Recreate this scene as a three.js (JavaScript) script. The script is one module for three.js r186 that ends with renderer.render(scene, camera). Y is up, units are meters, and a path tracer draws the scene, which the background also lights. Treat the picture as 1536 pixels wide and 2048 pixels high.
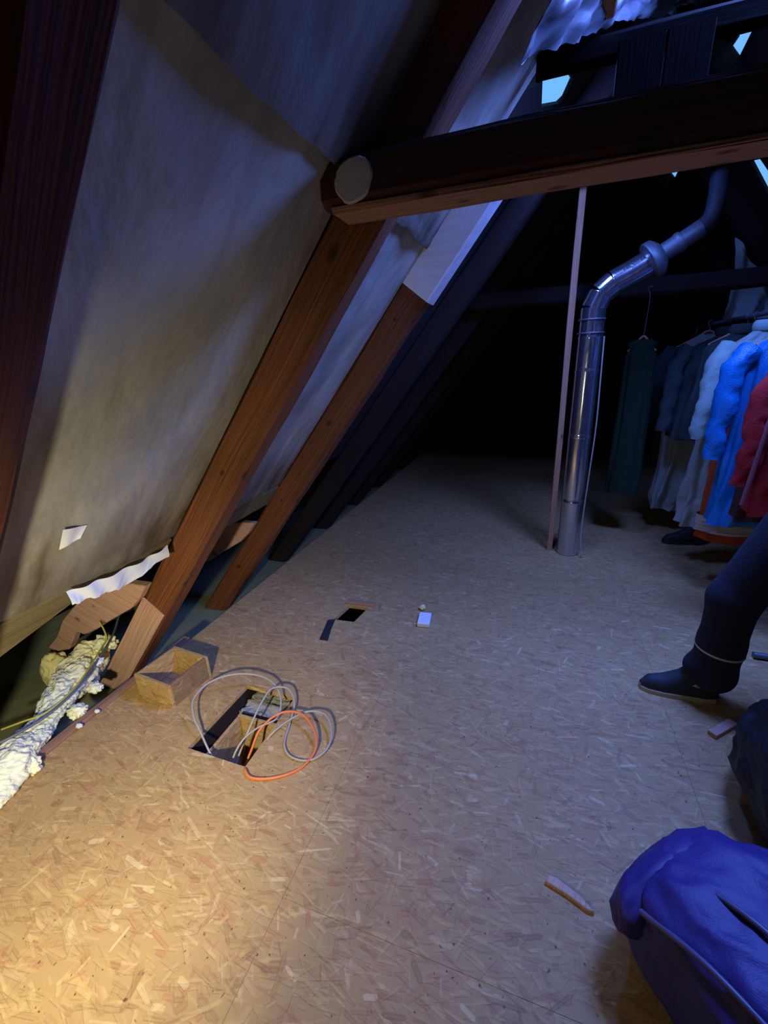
import * as THREE from 'three';
import { mergeGeometries, mergeVertices, toCreasedNormals } from 'three/addons/utils/BufferGeometryUtils.js';
import { RoundedBoxGeometry } from 'three/addons/geometries/RoundedBoxGeometry.js';
import { MarchingCubes } from 'three/addons/objects/MarchingCubes.js';
import { ImprovedNoise } from 'three/addons/math/ImprovedNoise.js';
import { RectAreaLightUniformsLib } from 'three/addons/lights/RectAreaLightUniformsLib.js';

// ------------------------------------------------------------------ camera, sky, lights, exposure
RectAreaLightUniformsLib.init();
const D2R = Math.PI / 180;
const scene = new THREE.Scene();
const camera = new THREE.PerspectiveCamera(100.67, 1536 / 2048, 0.03, 60);
camera.rotation.order = 'YXZ';
camera.position.set(0, 1.5, 0);
camera.rotation.set(-19.1 * D2R, 20.1 * D2R, -2.53 * D2R);
scene.add(camera);
scene.background = new THREE.Color().setRGB(0.17, 0.5, 1.0);

const renderer = new THREE.WebGLRenderer({ antialias: true });
renderer.toneMapping = THREE.LinearToneMapping;
renderer.toneMappingExposure = 1.0;
renderer.shadowMap.enabled = true;

const DAY = { color: [0.15, 0.29, 1.25], power: 96, gap: 100 };   // daylight through the roof window and the gap in the left slope
const LAMP = { color: [1.0, 0.93, 0.66], spot: 7.8, spill: 2.8, at: [-0.6, 1.0, 0.12], to: [-2.0, -0.3, -1.1] };

// roof geometry (metres): left slope starts at x = XE on floor level, ridge at x = RX
const TH = 51.5 * D2R, CO = Math.cos(TH), SI = Math.sin(TH), XE = -2.206, RX = 0.75;
const TR = (RX - XE) / CO, RY = TR * SI, XR = 2 * RX - XE;
const RAFT_D = 0.16, RAFT_W = 0.12, ZR = (i) => (i < 0 ? 0.52 : i === 0 ? -0.413 : -0.507 - 0.908 * i);          // near face of rafter i
const L = (t, z, d = 0) => new THREE.Vector3(XE + t * CO + d * SI, t * SI - d * CO, z);
const Rr = (t, z, d = 0) => new THREE.Vector3(XR - t * CO - d * SI, t * SI - d * CO, z);

const tL = (x) => (x - XE) / CO, tR = (x) => (XR - x) / CO;

// daylight area lights just inside the roof window
const WIN = { t0: 3.68, t1: 4.5, z0: -1.73, z1: -2.5 };
{
  const l = new THREE.RectAreaLight(new THREE.Color().setRGB(...DAY.color), DAY.power, WIN.z0 - WIN.z1 - 0.08, WIN.t1 - WIN.t0 - 0.08);
  l.name = 'roof_window_daylight';
  const c = Rr((WIN.t0 + WIN.t1) / 2, (WIN.z0 + WIN.z1) / 2, 0.26);
  l.position.copy(c);
  l.up.set(0, 0, 1);
  l.lookAt(c.clone().add(new THREE.Vector3(-0.35, -1, 0.65)));
  l.rotateZ(Math.PI / 2);
  scene.add(l);
  const k = new THREE.RectAreaLight(new THREE.Color().setRGB(...DAY.color), DAY.gap, 0.4, 0.16);
  k.name = 'roof_gap_daylight';
  const q = L(tL(-0.02), -2.78, 0.01);
  k.position.copy(q); k.up.set(CO, SI, 0); k.lookAt(q.clone().add(new THREE.Vector3(SI, -CO, 0)));
  scene.add(k);
}

// ------------------------------------------------------------------ helpers
const rng = (s) => () => { s |= 0; s = (s + 0x6d2b79f5) | 0; let t = Math.imul(s ^ (s >>> 15), 1 | s); t = (t + Math.imul(t ^ (t >>> 7), 61 | t)) ^ t; return ((t ^ (t >>> 14)) >>> 0) / 4294967296; };
const PN = new ImprovedNoise();
const noise = (x, y, z) => PN.noise(x + 31.7, y + 17.3, z + 9.1);
const fbm = (x, y, z, n = 4) => { let a = 1, s = 0; for (let i = 0; i < n; i++) { s += a * noise(x, y, z); x *= 2.03; y *= 2.03; z *= 2.03; a *= 0.5; } return s; };
const V = (x, y, z) => new THREE.Vector3(x, y, z);
const lerp = (a, b, t) => a + (b - a) * t, clamp = (x, a, b) => Math.min(b, Math.max(a, x));
const used = {};
const numbered = (n) => { const k = used[n] = (used[n] ?? -1) + 1; return k ? `${n}_${String(k).padStart(3, '0')}` : n; };
const mesh = (name, geo, mat, parent) => { const m = new THREE.Mesh(geo, mat); m.name = parent ? name : numbered(name); m.castShadow = m.receiveShadow = true; (parent || scene).add(m); return m; };
const tag = (o, label, category, group) => { o.userData.label = label; o.userData.category = category; if (group) o.userData.group = group; return o; };
const thing = (name, label, category, pos = [0, 0, 0], ry = 0, group) => { const g = new THREE.Group(); g.name = numbered(name); g.position.set(...pos); g.rotation.y = ry; scene.add(g); return tag(g, label, category, group); };
const struct = (name) => { const g = new THREE.Group(); g.name = name; g.userData.kind = 'structure'; scene.add(g); return g; };
const box = (w, h, d, x = 0, y = 0, z = 0) => { const g = new THREE.BoxGeometry(w, h, d); g.translate(x, y, z); return g; };
const rbox = (w, h, d, r, x = 0, y = 0, z = 0) => { const g = new RoundedBoxGeometry(w, h, d, 2, r); g.translate(x, y, z); return g; };
// closed grid surface: fn(i, j) -> Vector3, uv -> [u, v]
function grid(nu, nv, fn, uvf, closeU = false) {
  const p = [], uv = [], ix = [];
  for (let j = 0; j <= nv; j++) for (let i = 0; i <= nu; i++) { const q = fn(closeU && i === nu ? 0 : i / nu, j / nv); p.push(q.x, q.y, q.z); const t = uvf ? uvf(i / nu, j / nv) : [i / nu, j / nv]; uv.push(t[0], t[1]); }
  for (let j = 0; j < nv; j++) for (let i = 0; i < nu; i++) { const a = j * (nu + 1) + i, b = a + 1, c = a + nu + 1, d = c + 1; ix.push(a, b, d, a, d, c); }
  const g = new THREE.BufferGeometry();
  g.setAttribute('position', new THREE.Float32BufferAttribute(p, 3)); g.setAttribute('uv', new THREE.Float32BufferAttribute(uv, 2)); g.setIndex(ix);
  g.computeVertexNormals();
  if (closeU) { const n = g.attributes.normal; for (let j = 0; j <= nv; j++) { const a = j * (nu + 1), b = a + nu; const v = V(n.getX(a) + n.getX(b), n.getY(a) + n.getY(b), n.getZ(a) + n.getZ(b)).normalize(); n.setXYZ(a, v.x, v.y, v.z); n.setXYZ(b, v.x, v.y, v.z); } }
  return g;
}
function tube(pts, r, seg = 60, rad = 8, taper) {
  const c = new THREE.CatmullRomCurve3(pts.map((p) => p.isVector3 ? p : V(...p)), false, 'centripetal');
  const g = new THREE.TubeGeometry(c, seg, r, rad, false);
  if (taper) { const P = g.attributes.position; for (let i = 0; i <= seg; i++) { const o = c.getPointAt(i / seg), k = taper(i / seg); for (let j = 0; j <= rad; j++) { const n = i * (rad + 1) + j; P.setXYZ(n, o.x + (P.getX(n) - o.x) * k, o.y + (P.getY(n) - o.y) * k, o.z + (P.getZ(n) - o.z) * k); } } g.computeVertexNormals(); }
  return g;
}
// hewn timber between two end rules. place(a, s, b): a across (0..W), b depth (0..D), s 0..1 along
function timber(W, D, len, place, seed, { n = 26, cham = 0.014, rough = 0.004, wane = 0.4 } = {}) {
  const prof = [];
  const c = cham;
  const per = [[c, 0], [W / 2, 0], [W - c, 0], [W, c], [W, D / 2], [W, D - c], [W - c, D], [W / 2, D], [c, D], [0, D - c], [0, D / 2], [0, c]];
  for (const q of per) prof.push(q);
  const m = prof.length, pos = [], uv = [], ix = [];
  const acc = [0]; for (let i = 0; i < m; i++) { const a = prof[i], b = prof[(i + 1) % m]; acc.push(acc[i] + Math.hypot(a[0] - b[0], a[1] - b[1])); }
  const pt = (i, j) => {
    let [a, b] = prof[i % m]; const s = j / n, q = s * len;
    const k = 1 + wane * Math.max(0, fbm(q * 1.1 + seed, i * 0.9, seed * 3.1, 2));
    const ca = a - W / 2, cb = b - D / 2;
    const isC = Math.abs(Math.abs(ca) - W / 2) > 1e-6 || Math.abs(Math.abs(cb) - D / 2) > 1e-6;
    const f = isC ? 1 - 0.05 * (k - 1) * 3 : 1;
    a = W / 2 + ca * f + rough * fbm(q * 2 + seed, i * 1.7, 3.3) + 0.006 * noise(q * 0.7, seed, 1.5);
    b = D / 2 + cb * f + rough * fbm(q * 2 + seed, i * 1.7, 8.3) + 0.006 * noise(q * 0.7, seed, 7.5);
    return place(a, s, b);
  };
  for (let j = 0; j <= n; j++) for (let i = 0; i <= m; i++) { const p = pt(i, j); pos.push(p.x, p.y, p.z); uv.push(acc[i], (j / n) * len); }
  for (let j = 0; j < n; j++) for (let i = 0; i < m; i++) { const a = j * (m + 1) + i, b = a + 1, cc = a + m + 1, d = cc + 1; ix.push(a, b, d, a, d, cc); }
  for (const j of [0, n]) {
    const base = pos.length / 3; const cen = V(0, 0, 0);
    for (let i = 0; i < m; i++) { const p = pt(i, j); cen.add(p); pos.push(p.x, p.y, p.z); uv.push(prof[i][0] * 0.9, prof[i][1] * 0.15); }
    cen.multiplyScalar(1 / m); pos.push(cen.x, cen.y, cen.z); uv.push(W / 2, D * 0.07);
    for (let i = 0; i < m; i++) { const a = base + i, b = base + (i + 1) % m; j === 0 ? ix.push(a, base + m, b) : ix.push(a, b, base + m); }
  }
  const g = new THREE.BufferGeometry();
  g.setAttribute('position', new THREE.Float32BufferAttribute(pos, 3)); g.setAttribute('uv', new THREE.Float32BufferAttribute(uv, 2)); g.setIndex(ix);
  return toCreasedNormals(g, 0.5);
}
// straight timber along a horizontal axis
const beamX = (x0, x1, y0, y1, z0, z1, seed, o) => timber(Math.abs(z1 - z0), y1 - y0, Math.abs(x1 - x0), (a, s, b) => V(lerp(x0, x1, s), y0 + b, Math.max(z0, z1) - a), seed, o);
const beamZ = (z0, z1, x0, x1, y0, y1, seed, o) => timber(x1 - x0, y1 - y0, Math.abs(z1 - z0), (a, s, b) => V(x0 + a, y0 + b, lerp(z0, z1, s)), seed, o);
const extr = (pts, depth, holes = [], bevel = 0) => { const s = new THREE.Shape(pts.map((p) => new THREE.Vector2(...p))); for (const h of holes) s.holes.push(new THREE.Path(h.map((p) => new THREE.Vector2(...p)))); return new THREE.ExtrudeGeometry(s, { depth: depth - 2 * bevel, bevelEnabled: bevel > 0, bevelThickness: bevel, bevelSize: bevel, bevelOffset: -bevel, bevelSegments: 1 }); };
const basis = (g, u, v, w, o) => { g.applyMatrix4(new THREE.Matrix4().makeBasis(u, v, w).setPosition(o)); return g; };

// ------------------------------------------------------------------ textures
const canvas = (w, h) => { const c = document.createElement('canvas'); c.width = w; c.height = h; return [c, c.getContext('2d')]; };
const ctex = (c, srgb, rep) => { const t = new THREE.CanvasTexture(c); t.wrapS = t.wrapT = THREE.RepeatWrapping; if (srgb) t.colorSpace = THREE.SRGBColorSpace; if (rep) t.repeat.set(...rep); return t; };
const hsl = (r, g, b, a = 1) => `rgba(${r | 0},${g | 0},${b | 0},${a})`;
// oriented strand board: flakes of wood pressed flat; one tile is 1.9 m
function osbTextures() {
  const N = 2048, [c, x] = canvas(N, N), [c2, y] = canvas(1024, 1024), r = rng(11);
  x.fillStyle = hsl(176, 146, 98); x.fillRect(0, 0, N, N); y.fillStyle = '#777'; y.fillRect(0, 0, 1024, 1024);
  const pal = [[186, 158, 106], [200, 172, 122], [172, 138, 86], [158, 124, 80], [190, 164, 110], [208, 184, 138], [166, 122, 80], [150, 116, 76], [196, 164, 104], [182, 150, 92]];
  for (let k = 0; k < 10500; k++) {
    const px = r() * N, py = r() * N, l = 22 + 105 * r() * r() + 20 * r(), w = 4 + 20 * r() * r() + 3 * r(), a = (r() - 0.5) * (r() < 0.65 ? 0.9 : 3.1);
    const q = pal[(r() * pal.length) | 0], v = 0.9 + 0.2 * r(), al = 0.16 + 0.34 * r();
    let shade = hsl(q[0] * v, q[1] * v, q[2] * v, al); const e = r();
    if (e < 0.03) shade = hsl(128, 98, 64, 0.42); else if (e < 0.042) shade = hsl(216, 196, 154, 0.6); else if (e < 0.08) shade = hsl(170, 110, 76, 0.45);
    const lum = 90 + 100 * r();
    for (let ox = -1; ox <= 1; ox++) for (let oy = -1; oy <= 1; oy++) {
      const X = px + ox * N, Y = py + oy * N; if (X < -140 || X > N + 140 || Y < -140 || Y > N + 140) continue;
      for (const [g, sc, col] of [[x, 1, shade], [y, 0.5, hsl(lum, lum, lum, 0.75)]]) {
        g.save(); g.translate(X * sc, Y * sc); g.rotate(a); g.scale(sc, sc); g.fillStyle = col;
        g.beginPath(); g.moveTo(-l / 2, -w * 0.3); g.lineTo(-l * 0.3, -w / 2); g.lineTo(l * 0.42, -w * 0.46); g.lineTo(l / 2, w * 0.1); g.lineTo(l * 0.36, w / 2); g.lineTo(-l * 0.4, w * 0.45); g.closePath(); g.fill();
        if (sc === 1 && w > 8) { g.strokeStyle = hsl(92, 66, 40, 0.35); g.lineWidth = 1.2; g.beginPath(); g.moveTo(-l * 0.4, w * 0.46); g.lineTo(l * 0.36, w * 0.5); g.stroke(); g.strokeStyle = hsl(214, 190, 150, 0.25); g.beginPath(); g.moveTo(-l * 0.35, w * 0.1); g.lineTo(l * 0.4, w * 0.02); g.stroke(); }
        g.restore();
      }
    }
  }
  for (let k = 0; k < 700; k++) { x.fillStyle = hsl(70, 50, 32, 0.35 + 0.4 * r()); x.beginPath(); x.ellipse(r() * N, r() * N, 1 + 6 * r() * r(), 1 + 3 * r(), r() * 3, 0, 7); x.fill(); }
  return [ctex(c, true, [1 / 1.9, 1 / 1.9]), ctex(c2, false, [1 / 1.9, 1 / 1.9])];
}
// planed or hewn softwood, grain along v; tile 0.5 m by 2 m
function woodTextures(seed, base, dark, light, contrast) {
  const W = 512, H = 2048, [c, x] = canvas(W, H), [c2, y] = canvas(256, 1024), r = rng(seed);
  x.fillStyle = hsl(...base); x.fillRect(0, 0, W, H); y.fillStyle = '#808080'; y.fillRect(0, 0, 256, 1024);
  for (let k = 0; k < 900; k++) {
    const px = r() * W, w = 0.6 + 5 * r() * r(), len = 200 + 1500 * r(), y0 = r() * H, ph = r() * 9, q = r() < 0.6 ? dark : light, a = contrast * (0.1 + 0.5 * r()), amp = 3 + 9 * r();
    for (const o of [-H, 0, H]) for (const [g, s, col] of [[x, 1, hsl(...q, a)], [y, 0.5, q === dark ? 'rgba(30,30,30,.3)' : 'rgba(210,210,210,.25)']]) {
      g.strokeStyle = col; g.lineWidth = w * s; g.beginPath();
      for (let t = 0; t <= 1.001; t += 0.1) { const Y = y0 + o + t * len, X = px + amp * Math.sin(Y / H * 6.283 * 2 + ph * 0.2) + 2 * Math.sin(ph + t * 5); t === 0 ? g.moveTo(X * s, Y * s) : g.lineTo(X * s, Y * s); }
      g.stroke();
    }
  }
  for (let k = 0; k < 14; k++) { const X = 30 + r() * (W - 60), Y = 60 + r() * (H - 120), s = 5 + 9 * r(); for (let q = 3; q > 0; q--) { x.fillStyle = hsl(dark[0] * (0.5 + q * 0.16), dark[1] * (0.5 + q * 0.16), dark[2] * (0.5 + q * 0.16), 0.5); x.beginPath(); x.ellipse(X, Y, s * q * 0.5, s * q * 0.9, 0, 0, 7); x.fill(); } }
  return [ctex(c, true, [2, 0.5]), ctex(c2, false, [2, 0.5])];
}
// dusty underlay membrane, uv 0..1 over a sheet: smudges, and brown dirt on the lower hem deepened in place of shade
function membraneTexture() {
  const N = 1024, [c, x] = canvas(N, N), r = rng(5), im = x.createImageData(N, N);
  for (let j = 0; j < N; j++) for (let i = 0; i < N; i++) {
    const u = i / N, v = 1 - j / N, m = fbm(u * 4, v * 5, 2.2, 5), s = fbm(u * 9, v * 3, 7.7, 4), f = fbm(u * 60, v * 60, 1.1, 2);
    let R = 168 + 20 * m + 5 * f, G = 165 + 20 * m + 5 * f, B = 152 + 20 * m + 5 * f;
    const st = clamp(s * 1.6 - 0.35, 0, 1) * 0.35; R -= 60 * st; G -= 66 * st; B -= 76 * st;
    const hem = clamp((0.3 + 0.12 * fbm(u * 5, 3, 3) - v) / 0.22, 0, 1) * (0.75 + 0.35 * m + 0.2 * s); R -= 76 * hem; G -= 84 * hem; B -= 86 * hem;
    const o = (j * N + i) * 4; im.data[o] = clamp(R, 0, 255); im.data[o + 1] = clamp(G, 0, 255); im.data[o + 2] = clamp(B, 0, 255); im.data[o + 3] = 255;
  }
  x.putImageData(im, 0, 0);
  return ctex(c, true);
}
function noiseTexture(N, fx, fy, lo, hi, seed, n = 4) {
  const [c, x] = canvas(N, N), im = x.createImageData(N, N);
  for (let j = 0; j < N; j++) for (let i = 0; i < N; i++) {
    const a = i / N * Math.PI * 2, b = j / N * Math.PI * 2;
    const v = clamp(0.5 + 0.5 * fbm(Math.cos(a) * fx + seed, Math.sin(a) * fx + Math.cos(b) * fy, Math.sin(b) * fy + seed, n), 0, 1);
    const q = lerp(lo, hi, v), o = (j * N + i) * 4; im.data[o] = im.data[o + 1] = im.data[o + 2] = q; im.data[o + 3] = 255;
  }
  x.putImageData(im, 0, 0);
  return ctex(c, false);
}
const [osbMap, osbBump] = osbTextures();
const [oldMap, oldBump] = woodTextures(21, [120, 74, 42], [74, 40, 20], [160, 106, 66], 0.8);
const [greyMap, greyBump] = woodTextures(44, [206, 170, 146], [150, 110, 88], [226, 196, 172], 0.6);
const [paleMap, paleBump] = woodTextures(33, [176, 128, 92], [120, 78, 50], [206, 164, 128], 0.6);
const memMap = membraneTexture();
const grime = noiseTexture(512, 3, 3, 40, 255, 3.3), weave = noiseTexture(512, 14, 14, 60, 220, 8.1), spangle = noiseTexture(256, 6, 6, 90, 200, 5.5, 3);
const rgb = (r, g, b) => new THREE.Color().setRGB(r, g, b);
const std = (o) => new THREE.MeshStandardMaterial({ side: THREE.DoubleSide, roughness: 0.85, ...o });
const M = {
  osb: std({ map: osbMap, color: rgb(1, 0.95, 0.84), bumpMap: osbBump, bumpScale: 0.0012, roughness: 0.72 }),
  osbDustyShade: std({ map: osbMap, bumpMap: osbBump, bumpScale: 0.001, color: rgb(0.55, 0.5, 0.5), roughness: 0.9 }),  // dusty board, darkened further for the dim side of the box
  old: std({ map: oldMap, bumpMap: oldBump, bumpScale: 0.003, color: rgb(0.95, 0.8, 0.55), roughness: 0.72 }),
  oldPink: std({ map: greyMap, bumpMap: greyBump, bumpScale: 0.002, color: rgb(1, 0.9, 0.86), roughness: 0.8 }),
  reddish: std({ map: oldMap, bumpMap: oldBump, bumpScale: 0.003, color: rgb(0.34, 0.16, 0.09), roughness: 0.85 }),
  shadeBlack: new THREE.MeshPhysicalMaterial({ side: THREE.DoubleSide, specularIntensity: 0.12, map: oldMap, bumpMap: oldBump, bumpScale: 0.002, color: rgb(0.006, 0.0055, 0.0055), roughness: 0.95 }),  // old wood made near black: darkness of unlit timbers put into colour
  brown: std({ map: oldMap, bumpMap: oldBump, bumpScale: 0.003, color: rgb(0.26, 0.18, 0.12), roughness: 0.8 }),  // old wood darkened; shade on the tie beam put into colour
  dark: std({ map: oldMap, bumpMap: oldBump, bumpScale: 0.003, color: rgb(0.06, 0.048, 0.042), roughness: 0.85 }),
  battenWood: std({ map: greyMap, bumpMap: greyBump, bumpScale: 0.002, color: rgb(0.45, 0.36, 0.3), roughness: 0.85 }),
  lightWood: std({ map: greyMap, roughness: 0.75, color: rgb(1, 0.95, 0.8) }),
  pale: std({ map: paleMap, bumpMap: paleBump, bumpScale: 0.001, roughness: 0.75 }),
  olive: std({ map: paleMap, bumpMap: paleBump, bumpScale: 0.001, color: rgb(0.34, 0.52, 0.34), roughness: 0.85 }),
  membrane: std({ map: memMap, bumpMap: grime, bumpScale: 0.003, roughness: 0.7 }),
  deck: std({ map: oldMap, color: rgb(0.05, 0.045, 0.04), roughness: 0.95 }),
  void: std({ color: rgb(0.1, 0.115, 0.075), bumpMap: grime, bumpScale: 0.01, roughness: 0.95 }),
  slab: std({ color: rgb(0.2, 0.215, 0.1), bumpMap: grime, bumpScale: 0.012, roughness: 0.95 }),
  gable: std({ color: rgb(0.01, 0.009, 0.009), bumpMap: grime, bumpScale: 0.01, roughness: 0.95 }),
  foam: std({ bumpMap: grime, bumpScale: 0.006, color: rgb(0.84, 0.83, 0.54), roughness: 0.85 }),
  foamYellow: std({ color: rgb(0.75, 0.68, 0.3), roughness: 0.85 }),
  white: std({ color: rgb(0.78, 0.8, 0.8), roughness: 0.75 }),
  plaster: std({ color: rgb(0.5, 0.49, 0.42), bumpMap: grime, bumpScale: 0.004, roughness: 0.95 }),
  wrap: std({ color: rgb(0.85, 0.86, 0.88), bumpMap: grime, bumpScale: 0.002, roughness: 0.6 }),
  zinc: std({ color: rgb(0.62, 0.64, 0.68), metalness: 0.95, roughness: 0.3, roughnessMap: spangle }),
  zincDull: std({ color: rgb(0.16, 0.18, 0.2), metalness: 0.7, roughness: 0.55 }),
  foil: std({ color: rgb(0.1, 0.105, 0.12), roughness: 0.4, metalness: 0.2 }),
  cableWhite: std({ color: rgb(0.4, 0.37, 0.31), roughness: 0.5 }),
  cableGrey: std({ color: rgb(0.11, 0.13, 0.16), roughness: 0.5 }),
  cableOrange: std({ color: rgb(0.75, 0.2, 0.06), roughness: 0.5 }),
  cableGreen: std({ color: rgb(0.45, 0.42, 0.05), roughness: 0.5 }),
  rubber: std({ color: rgb(0.015, 0.016, 0.02), roughness: 0.7 }),
  wool: std({ color: rgb(0.3, 0.29, 0.26), bumpMap: grime, bumpScale: 0.008, roughness: 1 }),
  sole: std({ color: rgb(0.42, 0.36, 0.25), roughness: 0.7 }),
  shoe: std({ color: rgb(0.022, 0.028, 0.035), roughness: 0.75 }),
  navy: std({ color: rgb(0.012, 0.014, 0.03), bumpMap: weave, bumpScale: 0.003, roughness: 0.95 }),
  reflect: std({ color: rgb(0.55, 0.62, 0.42), roughness: 0.5 }),
  skin: std({ color: rgb(0.55, 0.33, 0.24), roughness: 0.55 }),
  hair: std({ color: rgb(0.05, 0.03, 0.02), roughness: 0.7 }),
  bagBlue: std({ color: rgb(0.035, 0.02, 0.14), bumpMap: weave, bumpScale: 0.0008, roughness: 0.55 }),
  bagHighlight: std({ color: rgb(0.1, 0.09, 0.16), roughness: 0.4 }),
  bagBlack: std({ color: rgb(0.004, 0.0045, 0.006), roughness: 0.6 }),
  glass: new THREE.MeshPhysicalMaterial({ color: rgb(0.9, 0.95, 1), transmission: 1, roughness: 0.3, thickness: 0 }),
  bulb: std({ color: rgb(0.9, 0.9, 0.9), emissive: rgb(1, 0.92, 0.75), emissiveIntensity: 2 }),
};
const cloth = (r, g, b, o = {}) => std({ color: rgb(r, g, b), bumpMap: weave, bumpScale: 0.003, roughness: 0.95, ...o });

// ------------------------------------------------------------------ the setting
const ZN = 1.5, ZF = -7.2;
// floor of strand boards, each board a piece of its own, with the two cut openings
{
  const floor = struct('floor');
  const cols = [[-1.86, -0.62, [ZN, -0.02, -2.62, -5.12, ZF]], [-0.62, 0.63, [ZN, -0.66, -3.16, -5.66, ZF]], [0.63, 1.88, [ZN, 0.3, -2.2, -4.7, ZF]], [1.88, 3.13, [ZN, -1.0, -3.5, -6.0, ZF]], [3.13, XR + 0.1, [ZN, -0.4, -2.9, -5.4, ZF]]];
  const holes = [
    { b: [-1.86, -0.02, -2.62], p: [[-1.302, 1.003], [-1.008, 1.0], [-1.01, 1.39], [-1.288, 1.394]] },
    { b: [-1.86, -0.02, -2.62], p: [[-1.119, 2.052], [-0.985, 2.06], [-0.958, 2.236], [-1.09, 2.232]] },
    { b: [-0.62, -3.16, -5.66], p: Array.from({ length: 20 }, (_, k) => [0.305 + 0.084 * Math.cos(k / 20 * 6.283), 3.452 + 0.084 * Math.sin(k / 20 * 6.283)]) },
  ];
  for (const [x0, x1, zs] of cols) for (let k = 0; k + 1 < zs.length; k++) {
    const e = 0.0003, z0 = zs[k], z1 = zs[k + 1];
    const hs = holes.filter((h) => h.b[0] === x0 && h.b[1] === z0).map((h) => h.p).concat(x0 === -0.62 && z0 === -3.16 ? [holes[2].p] : []);
    const g = extr([[x0 + e, -z0 + e], [x1 - e, -z0 + e], [x1 - e, -z1 - e], [x0 + e, -z1 - e]], 0.022, [...new Set(hs)], 0.0006);
    g.rotateX(-Math.PI / 2); g.translate(0, -0.022, 0);
    mesh('osb_board', g, M.osb, floor);
  }
}
{ // the room's lower ceiling under the joists, the eaves wall, the gables
  const sub = struct('ceiling_below'); mesh('slab', box(XR + 3.4, 0.12, ZN - ZF, (XR - 3.2) / 2, -0.36, (ZN + ZF) / 2), M.slab, sub);
  const wl = struct('wall_left'); mesh('masonry', box(0.16, 0.7, ZN - ZF, -3.06, -0.08, (ZN + ZF) / 2), M.void, wl);
  const prof = [[-3.2, -0.42], [XR + 0.15, -0.42], [XR + 0.15, 0.1], [RX, RY + 0.12], [XE + 0.6, 1.0], [-3.2, 0.1]];
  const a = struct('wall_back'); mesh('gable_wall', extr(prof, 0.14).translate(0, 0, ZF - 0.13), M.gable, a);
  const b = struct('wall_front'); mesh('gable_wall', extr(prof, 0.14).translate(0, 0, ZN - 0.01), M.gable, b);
}
// roof decks: (t, z) drawings laid on the slopes; gaps where tiles are missing let in the sky
const onL = (g) => basis(g, V(CO, SI, 0), V(0, 0, -1), V(-SI, CO, 0), V(XE, 0, 0));
const onR = (g) => basis(g, V(-CO, SI, 0), V(0, 0, 1), V(SI, CO, 0), V(XR, 0, 0));
const roofLeft = struct('roof_left'), roofRight = struct('roof_right');
{
  const h1 = [[-0.084, 2.53], [-0.035, 2.648], [0.027, 2.827], [0.05, 2.96], [0.018, 3.018], [-0.009, 2.983], [-0.088, 2.743]].map(([x, z]) => [tL(x), z]);
  const h2 = [[-0.144, 2.375], [-0.096, 2.49], [-0.094, 2.52], [-0.144, 2.412]].map(([x, z]) => [tL(x), z]);
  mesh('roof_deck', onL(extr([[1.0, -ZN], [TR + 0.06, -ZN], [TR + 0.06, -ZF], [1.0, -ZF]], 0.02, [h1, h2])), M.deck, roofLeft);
  // flatter eaves deck below
  const s = 0.585, n = Math.hypot(1, s);
  const ed = extr([[-0.02, -ZN], [1.75, -ZN], [1.75, -ZF], [-0.02, -ZF]], 0.06);
  basis(ed, V(-1 / n, -s / n, 0), V(0, 0, 1).negate(), V(s / n, -1 / n, 0).negate(), V(-1.585, 0.80, 0));
  mesh('eaves_deck', ed, M.void, roofLeft);
  const hole = (p) => p.map(([x, z]) => [tR(x), z]);
  const win = [[WIN.t0, WIN.z0], [WIN.t1, WIN.z0], [WIN.t1, WIN.z1], [WIN.t0, WIN.z1]];
  const slots = [
    [[0.873, -4.343], [0.905, -4.291], [0.929, -4.456], [0.912, -4.503]], [[0.892, -4.712], [0.909, -4.573], [0.933, -4.621], [0.907, -4.71]],
    [[0.998, -3.996], [1.051, -3.874], [1.063, -3.958], [1.079, -4.215], [1.034, -4.323], [1.024, -4.254], [1.027, -4.122]],
    [[0.941, -4.209], [0.985, -4.05], [0.994, -4.07], [0.953, -4.213]], [[1.101, -6.053], [1.152, -5.816], [1.169, -6.094], [1.173, -6.351], [1.145, -6.333]],
    [[1.42, -4.74], [1.5, -4.35], [1.62, -4.5], [1.6, -4.8]],
  ].map(hole);
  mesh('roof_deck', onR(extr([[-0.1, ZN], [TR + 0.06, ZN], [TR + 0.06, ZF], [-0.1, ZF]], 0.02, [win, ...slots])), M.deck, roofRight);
}
// underlay membrane between the rafters, one sheet below and one above the lap
function membraneSheet(i, t0, t1, z0, z1, d0, parent, seed) {
  const g = grid(28, 40, (u, v) => {
    const t = lerp(t0, t1, v), z = lerp(z0, z1, u);
    const sag = 0.018 * Math.sin(Math.PI * u) + 0.012 * fbm(u * 2.5 + seed, v * 4, seed, 3) * Math.sin(Math.PI * u);
    const hem = v < 0.03 ? 0.008 * Math.sin(v / 0.03 * Math.PI) : 0;
    return L(t + (v === 0 ? 0.012 * fbm(u * 4, seed, 1) : 0), z, d0 + Math.max(0.002, sag) + hem);
  }, (u, v) => [u, v]);
  mesh('membrane_sheet', g, M.membrane, parent);
}
const lap = 2.05 / SI, hem = 0.78 / SI;
for (const [i, za, zb, top] of [[-1, ZR(-1) - RAFT_W, ZR(0), TR], [0, ZR(0) - RAFT_W, ZR(1), TR], [1, ZR(1) - RAFT_W, ZR(2), 3.55]]) {
  membraneSheet(i, hem, lap + 0.03, za, zb, 0.004, roofLeft, i * 3.7 + 12);
  if (top > lap + 0.1) membraneSheet(i, lap - 0.02, top, za, zb, 0.022, roofLeft, i * 5.1 + 40);
}
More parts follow.
